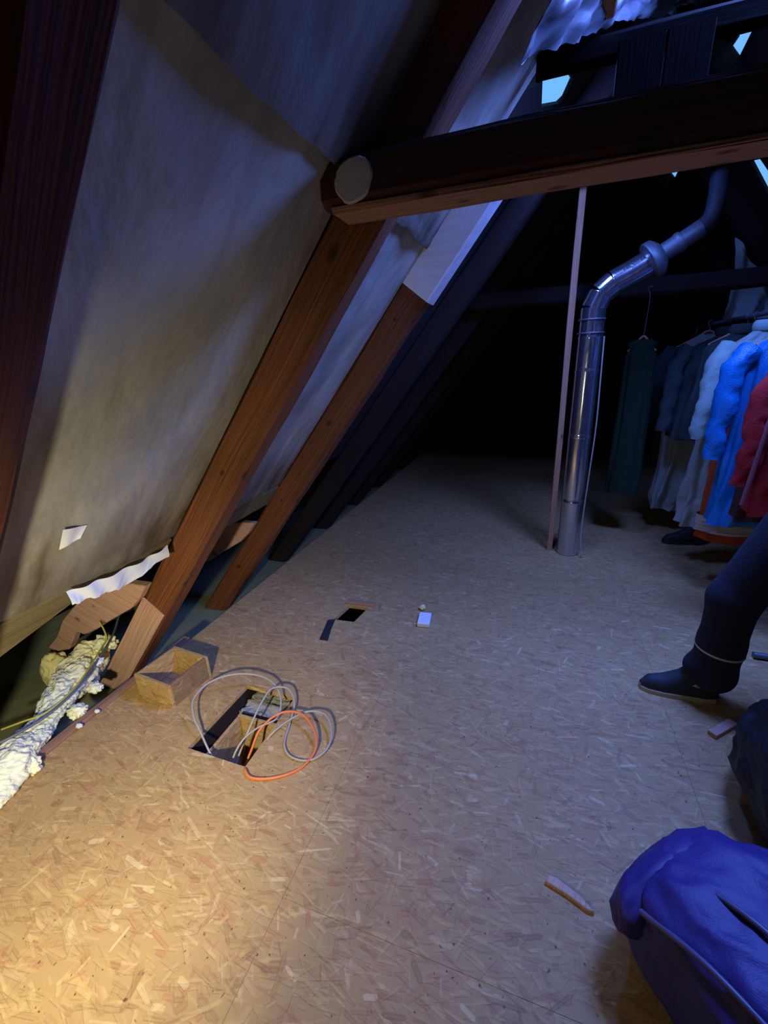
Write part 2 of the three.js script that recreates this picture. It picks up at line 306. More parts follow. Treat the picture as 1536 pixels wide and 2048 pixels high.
// the roof window above the middle of the room
{
  const w = struct('window_1'), P = (t, z, d) => Rr(t, z, d);
  const bar = (ta, za, tb, zb, wd, nm) => {
    const a = P(ta, za, -0.03), b = P(tb, zb, -0.03), dir = b.clone().sub(a), len = dir.length();
    const g = rbox(wd, 0.09, len, 0.006); const m = mesh(nm, g, M.pale, w); m.position.copy(a).lerp(b, 0.5); m.up.set(SI, CO, 0); m.lookAt(b); return m;
  };
  bar(WIN.t0 + 0.02, WIN.z0, WIN.t0 + 0.02, WIN.z1, 0.04, 'window_frame'); bar(WIN.t1 - 0.02, WIN.z0, WIN.t1 - 0.02, WIN.z1, 0.04, 'window_frame');
  bar(WIN.t0, WIN.z0 - 0.02, WIN.t1, WIN.z0 - 0.02, 0.04, 'window_frame'); bar(WIN.t0, WIN.z1 + 0.02, WIN.t1, WIN.z1 + 0.02, 0.04, 'window_frame');
  mesh('window_pane', onR(extr([[WIN.t0 + 0.04, WIN.z0 - 0.04], [WIN.t1 - 0.04, WIN.z0 - 0.04], [WIN.t1 - 0.04, WIN.z1 + 0.04], [WIN.t0 + 0.04, WIN.z1 + 0.04]], 0.004)).translate(SI * 0.04, CO * 0.04, 0), M.glass, w);
}

// ------------------------------------------------------------------ rafters and roof timbers
function rafterGeo(i, right, seed) {
  const z0 = ZR(i), yf = right ? 0.0 : -0.295, S = right ? Rr : L;
  return timber(RAFT_W, RAFT_D, 5.1, (a, s, b) => {
    const t0 = (yf + b * CO) / SI, t1 = i === 2 ? (right ? WIN.t0 - 0.06 : 2.44 / SI) : (RX - XE - b * SI) / CO - 0.003;
    return right ? S(lerp(t0, t1, s), z0 - RAFT_W + a, b) : S(lerp(t0, t1, s), z0 - a, b);
  }, seed, { n: 60, cham: 0.016, rough: 0.005, wane: 0.7 });
}
const RL = {
  '-1': 'old brown rafter on the left slope behind the viewer', 0: 'nearest reddish brown rafter along the left edge, its shade set in a darkened colour',
  1: 'brown hewn rafter whose foot is lit by the lamp, tie beam fixed to its top', 2: 'second brown rafter, cut short below the roof gap, upper half in a paler tone',
  3: 'dark rafter just beyond the one with the paler upper half', 4: 'fourth rafter on the left slope, in the dark', 5: 'fifth rafter on the left slope, in the dark', 6: 'last left rafter beside the dark far gable',
};
const rafters = {};
for (let i = -1; i <= 6; i++) {
  const g = thing('rafter', RL[i], 'rafter'); rafters[i] = g;
  mesh('beam_body', rafterGeo(i, false, 3 + i * 7.7), i >= 3 ? M.dark : i <= 0 ? M.reddish : M.old, g);  // nearest and far rafters: shade put into darkened copies of the wood
}
// eaves tail with a notched end, nailed to the near side of a rafter
function tail(i) {
  const s = [[-1.79, 0.505], [-1.94, 0.502], [-2.08, 0.475], [-2.18, 0.44], [-2.36, 0.31], [-2.52, 0.178], [-2.63, 0.04], [-2.742, -0.055], [-2.69, -0.08], [-2.555, -0.035], [-2.50, 0.03], [-2.46, 0.085], [-2.415, 0.115], [-2.375, 0.105], [-2.34, 0.118], [-2.25, 0.165], [-2.12, 0.245], [-1.945, 0.345], [-1.86, 0.42]];
  const g = extr(s, 0.05, [], 0.006);
  const p = g.attributes.position, uv = g.attributes.uv;
  for (let k = 0; k < p.count; k++) uv.setXY(k, p.getX(k) * 0.45 + p.getY(k), p.getX(k) - 0.6 * p.getY(k));
  g.translate(0, 0, ZR(i) + 0.001);
  return g;
}
for (const i of [1, 2]) { const m = mesh('rafter_tail', tail(i), M.oldPink, rafters[i]); m.userData.label = i === 1 ? 'pale brown eaves tail with a bird-mouth notch, brightly lit' : 'short eaves tail in half shade'; }
{ // pale board over the first rafter foot: lamp light put into its colour
  const g = timber(0.012, 0.15, 0.95, (a, s, b) => { const t = lerp((-0.285 + (b + 0.005) * CO) / SI, 0.52, s); return L(t, ZR(1) + 0.0125 - a, b + 0.005); }, 77, { n: 14, cham: 0.003, rough: 0.002 });
  const m = mesh('lit_cheek', g, M.oldPink, rafters[1]); m.userData.label = 'pale board added for the light on the rafter foot';
}
{ // paler layer set around the upper part of the second rafter
  const tb = 1.80 / SI + 0.12, te = 2.42 / SI;
  const g = timber(RAFT_W + 0.02, RAFT_D + 0.008, te - tb, (a, s, b) => L(lerp(tb, te, s), ZR(2) + 0.01 - a, b + 0.002), 91, { n: 12, cham: 0.008, rough: 0.001, wane: 0 });
  const m = mesh('layer', g, M.wrap, rafters[2]); m.userData.label = 'smooth pale upper length';
}
for (let i = -1; i <= 6; i++) {
  const g = thing('rafter', ['right slope rafter behind the viewer', 'right slope rafter above the blue bag', 'right slope rafter above the shoe of the stepping person', 'right slope rafter cut short below the roof window', 'right slope rafter just beyond the roof window', 'right slope rafter above the far end of the clothes rack', 'right slope rafter past the clothes rack, in the dark', 'last right slope rafter beside the dark far gable'][i + 1], 'rafter');
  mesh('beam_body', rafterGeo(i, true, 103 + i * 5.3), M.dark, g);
}
// tie beam across the room
{
  const t = thing('tie_beam', 'rough brown tie beam crossing the room below the roof openings, lit from beneath', 'beam');
  mesh('beam_body', beamX(-0.612, 2.13, 1.918, 2.035, -1.275, -1.413, 55, { n: 40, cham: 0.018, rough: 0.005 }), M.brown, t);
  const us = mesh('lit_underside', beamX(-0.585, 2.09, 1.908, 1.922, -1.285, -1.405, 56, { n: 40, cham: 0.003, rough: 0.004 }), M.pale, t); us.userData.label = 'pale strip standing in for light on the underside';  // paler strip under the beam: light from below put into colour
  const n = 40, pts = Array.from({ length: n }, (_, k) => { const a = k / n * 6.283, r = 1 + 0.09 * fbm(Math.cos(a) * 2, Math.sin(a) * 2, 4.4); return [-0.512 + 0.056 * r * Math.cos(a) + 0.004 * Math.sin(a), 1.973 + 0.052 * r * Math.sin(a)]; });
  const m = mesh('plaster_patch', extr(pts, 0.012, [], 0.004).translate(0, 0, -1.277), M.plaster, t); m.userData.label = 'round greyish white patch of plaster';
  const t0 = thing('tie_beam', 'brown tie beam overhead behind the viewer, carrying the inspection lamp', 'beam');
  mesh('beam_body', beamX(-0.612, 2.13, 1.912, 2.035, ZR(-1) - RAFT_W - 0.002, ZR(-1) - RAFT_W - 0.138, 65, { n: 30, cham: 0.018, rough: 0.005 }), M.old, t0);
  const t4 = thing('tie_beam', 'dark tie beam far back above the hanging green overall', 'beam');
  mesh('beam_body', beamX(-0.612, 2.13, 1.912, 2.035, ZR(4) + 0.138, ZR(4) + 0.002, 75, { n: 24, cham: 0.018, rough: 0.005 }), M.dark, t4);
}
const xl = (y) => XE + y / SI * CO, xr = (y) => 2 * RX - xl(y);
for (const [i, near, lab] of [[0, true, 'dark collar beam overhead on the nearest rafters, under the added boards'], [1, true, 'dark collar beam overhead, carrying the near end of the pinkish batten'], [2, true, 'dark collar beam high up below the crumpled foil'], [3, false, 'dark collar beam over the flue pipe, with the slender post under it']]) {
  const t = thing('collar_beam', lab, 'beam');
  const z = near ? ZR(i) + 0.122 : ZR(i) - RAFT_W - 0.002;
  mesh('beam_body', beamX(xl(2.61) + 0.03, xr(2.55) - 0.09, 2.53, 2.61, z, z - 0.06, 200 + i, { n: 26, cham: 0.012, rough: 0.004 }), M.shadeBlack, t);
}
{ // screen added under the collar beam to block daylight to the far floor
  const t = thing('light_blocker', 'row of black boards added under the high collar beam to block daylight', 'screen');
  let x = 0.045, k = 0; const r = rng(9);
  mesh('cleat', beamX(0.05, 1.2, 2.22, 2.29, ZR(2) + 0.124, ZR(2) + 0.1, 299, { n: 8, cham: 0.003, rough: 0.001 }), M.shadeBlack, t);
  while (x < 1.18) { const w = 0.125 + 0.03 * r(), y0 = 2.17 + 0.02 * r(), y1 = x > 0.15 && x < 0.34 ? 2.56 : 2.36 + 0.02 * r(); mesh('board', timber(w, 0.02, y1 - y0, (a, s, b) => V(x + a, lerp(y0, y1, s), ZR(2) + 0.146 - b), 300 + k++, { n: 5, cham: 0.003, rough: 0.0015 }), M.shadeBlack, t); x += w + 0.003; }
}
{ // unseen boards added over the two nearest collar beams to block daylight
  const t = thing('shade_boards', 'unseen boards added over the collar beams to shade the left roof', 'boards');
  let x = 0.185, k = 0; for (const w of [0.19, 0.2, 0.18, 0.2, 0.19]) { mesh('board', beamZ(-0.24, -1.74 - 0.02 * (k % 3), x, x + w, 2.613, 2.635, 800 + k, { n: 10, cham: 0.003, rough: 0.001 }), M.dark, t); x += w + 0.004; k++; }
}
{ // batten lying over the collar beams
  const t = thing('batten', 'pinkish sawn batten lying across the collar beams at the top of the picture', 'batten');
  mesh('batten_body', beamZ(-2.14, -0.75, 0.07, 0.155, 2.612, 2.66, 400, { n: 12, cham: 0.004, rough: 0.002 }), M.pale, t);
}
{ // crumpled foil under the ridge
  const t = thing('roof_foil', 'crumpled grey plastic foil draped under the ridge, lit blue by daylight', 'foil');
  const ridgeN = (x, y) => 1 - Math.abs(fbm(x, y, 6.6, 4)) * 1.7;
  const g = grid(110, 60, (u, v) => { const z = lerp(-1.6, -3.75, u), yl = z > -2.17 ? lerp(2.3, 2.61, (-1.6 - z) / 0.57) : lerp(2.61, 3.35, (-2.17 - z) / 1.47), tlow = (yl + 0.19 * CO) / SI, tt = lerp(tlow, TR - 0.24, v); const c = 0.035 * ridgeN(u * 9, v * 5) + 0.02 * fbm(u * 18, v * 9, 3, 3); return L(Math.min(TR - 0.2, tt + 0.02 * fbm(u * 9, 2, 2)), z, 0.17 + c); });
  mesh('sheet', g, M.foil, t);
}
// slender post beside the flue
{ const t = thing('post', 'slender sawn timber post standing beside the metal flue pipe', 'post');
  mesh('post_body', timber(0.042, 0.03, 2.515, (a, s, b) => V(0.15 + a, s * 2.513, -3.455 - b), 500, { n: 20, cham: 0.003, rough: 0.002 }), M.pale, t); }
// flue pipe of galvanised sections
{
  const cx = 0.305, cz = -3.452, R = 0.0795;
  const t = thing('flue_pipe', 'shiny galvanised flue pipe rising from the floor and elbowing off to the right', 'pipe');
  const sec = (y0, y1, k) => { const p = [[R - 0.0015, y0], [R, y0 + 0.004], [R, y1 - 0.03], [R + 0.0022, y1 - 0.026], [R + 0.0022, y1 - 0.018], [R, y1 - 0.014], [R - 0.001, y1]].map((q) => new THREE.Vector2(...q)); const g = new THREE.LatheGeometry(p, 40); g.translate(cx, 0, cz); return g; };
  const ys = [-0.02, 0.46, 0.96, 1.42, 1.64];
  for (let k = 0; k + 1 < ys.length; k++) mesh('pipe_section', sec(ys[k], ys[k + 1], k), M.zinc, t);
  for (const y of [1.645, 1.73]) { const g = new THREE.TorusGeometry(R + 0.002, 0.006, 10, 40); g.rotateX(Math.PI / 2); g.translate(cx, y, cz); mesh('clamp_ring', g, M.zincDull, t); }
  // segmented elbow
  const el = []; const dir = V(0.81, 0.5, 0.0).normalize();
  const path = [V(cx, 1.64, cz), V(cx, 1.80, cz), V(cx + 0.035, 1.885, cz), V(cx + 0.105, 1.945, cz), V(cx + 0.2, 1.99, cz), V(cx + 0.29, 2.04, cz)];
  for (let k = 0; k + 1 < path.length; k++) {
    const a = path[k], b = path[k + 1], d = b.clone().sub(a), len = d.length();
    const g = new THREE.LatheGeometry([[R - 0.002, -0.004], [R, 0], [R, len - 0.003], [R - 0.002, len + 0.004]].map((q) => new THREE.Vector2(...q)), 36);
    g.applyQuaternion(new THREE.Quaternion().setFromUnitVectors(V(0, 1, 0), d.clone().normalize())); g.translate(a.x, a.y, a.z);
    mesh('elbow_segment', g, M.zinc, t);
  }
  const along = (prof, at, nm, mat) => { const g = new THREE.LatheGeometry(prof.map((q) => new THREE.Vector2(...q)), 36); g.applyQuaternion(new THREE.Quaternion().setFromUnitVectors(V(0, 1, 0), dir)); g.translate(at.x, at.y, at.z); return mesh(nm, g, mat, t); };
  const fl = path[5];
  along([[0.02, 0], [0.115, 0], [0.12, 0.012], [0.115, 0.05], [0.075, 0.08], [0.06, 0.08]], fl, 'flange', M.zincDull);
  along([[0.056, 0.07], [0.056, 0.16], [0.062, 0.17], [0.062, 0.19], [0.052, 0.2], [0.052, 0.3], [0.03, 0.3]], fl, 'reducer_pipe', M.zincDull);
  const end = fl.clone().addScaledVector(dir, 0.29);
  const g = tube([end, end.clone().add(V(0.05, 0.05, 0)), end.clone().add(V(0.07, 0.16, -0.02)), end.clone().add(V(0.08, 0.55, -0.2))], 0.05, 20, 20); mesh('riser_pipe', g, M.rubber, t);
  const cord = thing('earth_wire', 'thin pale wire hanging down the right side of the flue pipe', 'wire');
  mesh('wire', tube([[0.385, 1.62, -3.39], [0.392, 1.35, -3.385], [0.4, 1.03, -3.385], [0.392, 0.66, -3.385], [0.384, 0.3, -3.38], [0.388, 0.12, -3.375], [0.41, 0.006, -3.36]], 0.005, 50, 6), M.cableWhite, cord);
}
// joist and parts under the large opening
{
  const j = thing('joist', 'dark floor joist showing along the left side of the large floor opening', 'joist');
  mesh('beam_body', beamZ(0.4, -3.2, -1.39, -1.297, -0.298, -0.023, 600, { n: 20, cham: 0.005, rough: 0.002 }), M.dark, j);
  const w = thing('insulation_batt', 'grey fibrous insulation lying in the large floor opening', 'insulation', [-1.12, -0.3, -1.4]);
  const g = grid(30, 20, (u, v) => V((u - 0.5) * 0.36, (v === 0 || v === 1 || u === 0 || u === 1 ? 0 : 0.215 + 0.02 * fbm(u * 4, v * 4, 1)), (v - 0.5) * 0.2)); mesh('fibre', g, M.wool, w);
}
// boxes of strand board
function osbBox(parent, w, d, h, t, dusty) {
  const wall = (g, m, lab) => { const q = mesh('side_board', g, m, parent); if (lab) q.userData.label = lab; };
  const uvfix = (g, s) => { const p = g.attributes.position, uv = g.attributes.uv, n = g.attributes.normal; for (let k = 0; k < p.count; k++) { const nx = Math.abs(n.getX(k)), ny = Math.abs(n.getY(k)); uv.setXY(k, s + (nx > 0.7 ? p.getZ(k) : p.getX(k)), (ny > 0.7 ? p.getZ(k) : p.getY(k)) + s); } return g; };
  wall(uvfix(rbox(w, h, t, 0.003, 0, h / 2, d / 2 - t / 2), 0.2), M.osb, 'clean yellow front board');
  wall(uvfix(rbox(w, h, t, 0.003, 0, h / 2, -d / 2 + t / 2), 0.5), M.osb);
  wall(uvfix(rbox(t, h * 0.98, d - 2 * t, 0.003, -w / 2 + t / 2, h / 2, 0), 0.8), M.osb);
  wall(uvfix(rbox(t, h * 0.98, d - 2 * t, 0.003, w / 2 - t / 2, h / 2, 0), 1.1), dusty, 'dusty grey-brown side board with its shade in the colour');
}
{
  const b = thing('osb_box', 'open box of strand board standing on the floor beside the eaves gap', 'box', [-1.64, 0, -1.29], -0.09);
  osbBox(b, 0.24, 0.24, 0.125, 0.016, M.osbDustyShade);
  const c = thing('osb_box', 'open strand board box sunk in the large floor opening, cables ending in it', 'box', [-1.13, -0.3, -1.14]);
  osbBox(c, 0.23, 0.25, 0.255, 0.016, M.osb);
}
// cables by the opening
{
  const Y = (pts) => pts.map(([x, z, y = 0.012]) => V(x, y, z));
  const white = thing('cable', 'pale grey cable lying in three loops beside the large floor opening', 'cable');
  mesh('cable_run', tube(Y([[-1.085, -1.05, -0.26], [-1.12, -1.0, -0.12], [-1.2, -1.02, -0.02], [-1.29, -1.07, 0.03], [-1.355, -1.11, 0.05], [-1.414, -1.18, 0.07], [-1.41, -1.28, 0.08], [-1.331, -1.365, 0.08], [-1.217, -1.413, 0.06], [-1.115, -1.39, 0.05], [-1.042, -1.325, 0.03], [-1.013, -1.24, 0.015], [-1.06, -1.165, 0.02], [-1.09, -1.1, 0.01], [-1.115, -1.05, -0.05], [-1.115, -1.04, -0.09]]), 0.0046, 160, 8), M.cableWhite, white);
  mesh('cable_run', tube(Y([[-1.13, -1.06, -0.12], [-1.11, -1.14, -0.02], [-1.105, -1.21, 0.03], [-1.11, -1.28, 0.05], [-1.105, -1.355, 0.06], [-1.042, -1.386, 0.05], [-0.978, -1.338, 0.03], [-0.945, -1.24, 0.008], [-0.905, -1.13, 0.007], [-0.85, -1.09, 0.007], [-0.766, -1.098, 0.008], [-0.72, -1.156, 0.018], [-0.735, -1.235, 0.03], [-0.8, -1.302, 0.04], [-0.88, -1.295, 0.04], [-0.94, -1.24, 0.03], [-0.985, -1.16, 0.015], [-1.015, -1.13, -0.03], [-1.03, -1.12, -0.1]]), 0.0044, 200, 8), M.cableWhite, white);
  const o = thing('cable', 'bright orange cable looping from the sunk box out over the floor', 'cable');
  mesh('cable_run', tube(Y([[-1.095, -1.07, -0.14], [-1.07, -1.11, -0.06], [-1.052, -1.173, 0.01], [-0.998, -1.248, 0.04], [-0.907, -1.267, 0.05], [-0.82, -1.225, 0.04], [-0.766, -1.153, 0.02], [-0.78, -1.065, 0.008], [-0.86, -0.99, 0.007], [-0.955, -0.962, 0.007], [-0.995, -0.985, 0.006], [-1.012, -1.01, -0.02]]), 0.0055, 140, 8), M.cableOrange, o);
  const blk = thing('cable_duct', 'short black corrugated duct end inside the sunk box', 'duct');
  const p = []; for (let k = 0; k <= 40; k++) p.push(new THREE.Vector2(0.028 + 0.003 * Math.sin(k * 1.6), k / 40 * 0.14)); const g = new THREE.LatheGeometry(p, 20); g.rotateZ(Math.PI / 2); g.translate(-1.09, -0.2, -1.1); mesh('duct', g, M.rubber, blk);
}
// small things on the floor
const lump = (r, seed, sx = 1, sy = 1, sz = 1, k = 0.5) => { const g = mergeVertices(new THREE.IcosahedronGeometry(r, 6).deleteAttribute('normal').deleteAttribute('uv')); const p = g.attributes.position, v = V(0, 0, 0); for (let i = 0; i < p.count; i++) { v.fromBufferAttribute(p, i).normalize(); const q = r * (1 + k * fbm(v.x * 2.2 + seed, v.y * 2.2, v.z * 2.2 + seed, 3)); p.setXYZ(i, v.x * q * sx, v.y * q * sy, v.z * q * sz); } g.computeVertexNormals(); g.setAttribute('uv', new THREE.Float32BufferAttribute(new Float32Array(p.count * 2), 2)); g.computeBoundingBox(); g.translate(0, -g.boundingBox.min.y, 0); return g; };
{
  const w = thing('foam_block', 'small white block of rigid foam lying on the floor mid room', 'block', [-0.565, 0, -2.18], 0.12); mesh('block', rbox(0.075, 0.028, 0.125, 0.006).translate(0, 0.014, 0), M.white, w);
  const y = tag(mesh('foam_crumb', lump(0.018, 3, 1.1, 0.8, 1), M.foamYellow), 'yellow crumb of foam just behind the white foam block', 'crumb'); y.position.set(-0.61, 0, -2.31);
  const f = thing('wood_offcut', 'pale pointed splinter of wood lying on the floor near the blue bag', 'offcut', [0.185, 0, -0.925], -0.28);
  const g = extr([[-0.062, 0.016], [-0.04, 0.022], [0.03, 0.012], [0.072, -0.008], [0.055, -0.012], [0.0, -0.006], [-0.064, -0.006]], 0.016, [], 0.002); g.rotateX(-Math.PI / 2); mesh('splinter', g, M.lightWood, f);
  const rim = thing('wood_lath', 'short thin lath lying along the far rim of the small floor opening', 'lath', [-1.02, 0, -2.262], 0.06); mesh('lath', rbox(0.2, 0.014, 0.032, 0.003).translate(0, 0.007, 0), M.pale, rim);
  const st = thing('notch_strip', 'dark crooked strip standing in for a notch at the corner of the small opening', 'strip'); const sg = extr([[-1.108, 2.05], [-1.15, 2.03], [-1.128, 1.93], [-1.108, 1.836], [-1.055, 1.84], [-1.085, 1.94]], 0.006, [], 0.001); sg.rotateX(-Math.PI / 2); mesh('strip', sg, M.rubber, st);  // dark strip laid on the floor for the shade of a cut notch
  for (const [x, z, s, lab] of [[-1.84, -0.93, 0.011, 'white foam crumb on the edge batten, nearer of the two'], [-1.845, -1.02, 0.009, 'white foam crumb on the edge batten, farther of the two']]) { const c = tag(mesh('foam_crumb', lump(s, x * 9, 1.3, 0.8, 1), M.white), lab, 'crumb'); c.position.set(x, 0.018, z); }
}
// batten along the open edge of the floor
{ const t = thing('edge_batten', 'reddish brown batten nailed along the floor edge at the eaves', 'batten'); mesh('batten_body', beamZ(-0.55, -1.62, -1.898, -1.858, -0.03, 0.02, 700, { n: 14, cham: 0.003, rough: 0.003 }), M.battenWood, t); }
// plank closing the roof below the membrane, cut on the slant
{
  const t = thing('eaves_plank', 'olive weathered plank fixed below the lower edge of the roof membrane', 'plank');
  const g = extr([[hem - 0.005, 0.54], [hem - 0.005, 1.4], [hem - 0.07, 1.4], [hem - 0.1, 0.98], [0.70, 0.60], [0.69, 0.54]], 0.022, [], 0.003);
  const p = g.attributes.position, uv = g.attributes.uv; for (let k = 0; k < p.count; k++) uv.setXY(k, p.getX(k), p.getY(k));
  mesh('plank', onL(g).translate(SI * 0.012, -CO * 0.012, 0), M.olive, t);
  const t2 = thing('eaves_plank', 'dull plank below the membrane between the lit rafter and the next one', 'plank');
  const g2 = extr([[hem - 0.005, 1.545], [hem - 0.005, 2.318], [hem - 0.16, 2.318], [hem - 0.19, 1.545]], 0.022, [], 0.003); const q = g2.attributes.position, u2 = g2.attributes.uv; for (let k = 0; k < q.count; k++) u2.setXY(k, q.getX(k), q.getY(k));
  mesh('plank', onL(g2).translate(SI * 0.012, -CO * 0.012, 0), M.olive, t2);
}
{ // torn flap of white membrane above the tail
  const t = thing('membrane_scrap', 'torn bright white scrap of membrane behind the notched rafter tail', 'scrap');
  const tp = [[1.05, -0.865], [1.015, -1.02], [1.0, -1.2], [1.02, -1.335]], bt = [[0.985, -0.885], [0.935, -1.0], [0.9, -1.14], [0.97, -1.34]];
  const at = (q, u) => { const f = u * 3, i = Math.min(2, f | 0), s = f - i; return [lerp(q[i][0], q[i + 1][0], s), lerp(q[i][1], q[i + 1][1], s)]; };
  const g = grid(40, 14, (u, v) => { const a = at(tp, u), b = at(bt, u), e = (1 - v) * 0.016 * fbm(u * 16, 1, 1, 2); return L(lerp(b[0], a[0], v) + e, lerp(b[1], a[1], v), 0.048 + 0.005 * Math.sin(u * 26 + v * 4) + 0.02 * (1 - v)); });
  mesh('sheet', g, M.white, t);
  const s = thing('tape_scrap', 'small pale four-cornered scrap stuck low on the grey membrane', 'scrap');
  const q = [L(1.30, -0.80, 0.03), L(1.40, -0.79, 0.032), L(1.375, -0.875, 0.03), L(1.325, -0.86, 0.035)];
  const gg = grid(6, 6, (u, v) => q[0].clone().lerp(q[1], v).lerp(q[3].clone().lerp(q[2], v), u).add(V(0.004 * Math.sin(u * 6), 0, 0))); mesh('scrap', gg, M.white, s);
}
// ridge of foam draped from the tail over the floor edge
{
  const c = new THREE.CatmullRomCurve3([V(-1.80, 0.02, -0.42), V(-1.845, 0.05, -0.58), V(-1.9, 0.06, -0.70), V(-1.99, 0.03, -0.85), V(-2.09, 0.03, -1.0), V(-2.19, 0.02, -1.16), V(-2.27, 0.02, -1.30), V(-2.31, 0.03, -1.40)]);
  const Fr = c.computeFrenetFrames(1, false); const n = 220, m = 64;
  const t = thing('foam_strand', 'thick crusty strand of cream insulating foam running from the rafter tail to the floor edge', 'foam');
  const g = grid(m, n, (u, v) => {
    const p = c.getPointAt(clamp(v, 0, 1)), d = c.getTangentAt(v), a = u * 6.2832, side = V(0, 1, 0).cross(d).normalize(), up = d.clone().cross(side);
    const cap = Math.sqrt(clamp(Math.min(v / 0.05, (1 - v) / 0.06), 0, 1));
    const nx = Math.cos(a), ny = Math.sin(a);
    const lobe = 0.5 * fbm(v * 8, nx * 1.2, ny * 1.2, 2) + 0.22 * fbm(v * 26, nx * 3, ny * 3 + 4, 3) - 0.3 * Math.abs(fbm(v * 34, nx * 4.5, ny * 4.5, 3)) + 0.08 * noise(v * 110, nx * 12, ny * 12);
    const r = 0.084 * cap * (1 + 0.62 * lobe) * (0.95 + 0.22 * Math.sin(v * 8 + 1));
    return p.add(side.multiplyScalar(nx * r)).add(up.multiplyScalar(ny * r * 0.85));
  }, (u, v) => [u, v * 4], true);
  mesh('foam_body', g, M.foam, t);
  for (const [x, y, z, s] of [[-2.0, 0.0, -1.13, 0.03], [-1.93, 0.0, -0.99, 0.034], [-2.19, 0.05, -1.36, 0.05], [-1.83, 0.0, -0.72, 0.035]]) { const m = mesh('foam_lobe', lump(s, x * 7 + z, 1.3, 0.8, 1, 0.45), M.foam, t); m.position.set(x, y, z); }
  const y = tag(mesh('foam_lump', lump(0.07, 6, 1, 1.2, 1, 0.4), M.foamYellow), 'rounded yellow foam lump behind the cream foam strand', 'foam'); y.position.set(-2.62, -0.3, -1.31); y.scale.set(1, 1.5, 1);
  const w = tag(mesh('foam_crumb', lump(0.018, 8, 1.4, 1, 1.2, 0.6), M.white), 'white foam crumb hanging on the dark cable at the eaves', 'crumb'); w.position.set(-2.06, 0.09, -1.22);
}
{
  const a = thing('cable', 'dark grey cable crossing in front of the cream foam strand', 'cable');
  mesh('cable_run', tube([[-1.99, 0.16, -0.55], [-1.95, 0.13, -0.70], [-1.925, 0.128, -0.77], [-1.915, 0.125, -0.88], [-1.945, 0.125, -1.01], [-2.02, 0.125, -1.16], [-2.105, 0.125, -1.30], [-2.17, 0.13, -1.40], [-2.3, 0.14, -1.55]], 0.0062, 80, 8), M.cableGrey, a);
  const b = thing('cable', 'thin yellow-green wire running along the foam strand up to the rafter tail', 'wire');
  mesh('cable_run', tube([[-2.06, 0.1, -0.77], [-1.985, 0.12, -0.82], [-1.942, 0.125, -0.86], [-1.93, 0.13, -0.91], [-1.96, 0.13, -1.03], [-2.045, 0.128, -1.175], [-2.12, 0.13, -1.29], [-2.15, 0.14, -1.345], [-2.165, 0.19, -1.355], [-2.175, 0.24, -1.35]], 0.0042, 80, 8), M.cableGreen, b);
}

// ------------------------------------------------------------------ clothes on the rack
{
  const t = thing('garment_rack', 'thin metal clothes rail on two stands, carrying the coats and jackets', 'rack');
  const cyl = (a, b, r) => { const d = b.clone().sub(a), g = new THREE.CylinderGeometry(r, r, d.length(), 16); g.applyQuaternion(new THREE.Quaternion().setFromUnitVectors(V(0, 1, 0), d.clone().normalize())); g.translate((a.x + b.x) / 2, (a.y + b.y) / 2, (a.z + b.z) / 2); return g; };
  mesh('rail', cyl(V(1.27, 1.7, -2.3), V(1.27, 1.7, -4.75), 0.014), M.zincDull, t);
  for (const z of [-2.32, -4.73]) { mesh('upright', cyl(V(1.27, 0.02, z), V(1.27, 1.7, z), 0.014), M.zincDull, t); mesh('foot_bar', cyl(V(1.13, 0.018, z), V(1.45, 0.018, z), 0.016), M.zincDull, t); }
}
function tubeCloth(rows, seed, fold, K = 9) { // rows: [y, halfWidth, halfDepth, xOffset]
  const n = 70, m = 84;
  return grid(m, n, (u, v) => {
    const f = v * (rows.length - 1), i = Math.min(rows.length - 2, f | 0), s = f - i, q = (k) => lerp(rows[i][k] ?? 0, rows[i + 1][k] ?? 0, s * s * (3 - 2 * s) * 0.5 + s * 0.5);
    const a = u * 6.2832, cx = Math.cos(a), sy = Math.sin(a), e = 0.75;
    const k = fold * Math.min(1, v * 1.5) * (Math.sin(K * a + seed + 2.2 * fbm(v * 2, seed, 1)) * 0.55 + fbm(cx * 2.2 + seed, v * 3.2, sy * 2.2, 3) * 1.2);
    return V((q(3) || 0) + Math.sign(cx) * Math.abs(cx) ** e * (q(1) + k * 0.7), q(0) + (v > 0.97 ? 0.012 * Math.sin(3 * a + seed) : 0), Math.sign(sy) * Math.abs(sy) ** e * (q(2) + k));
  }, (u, v) => [u * 3, v * 3], true);
}
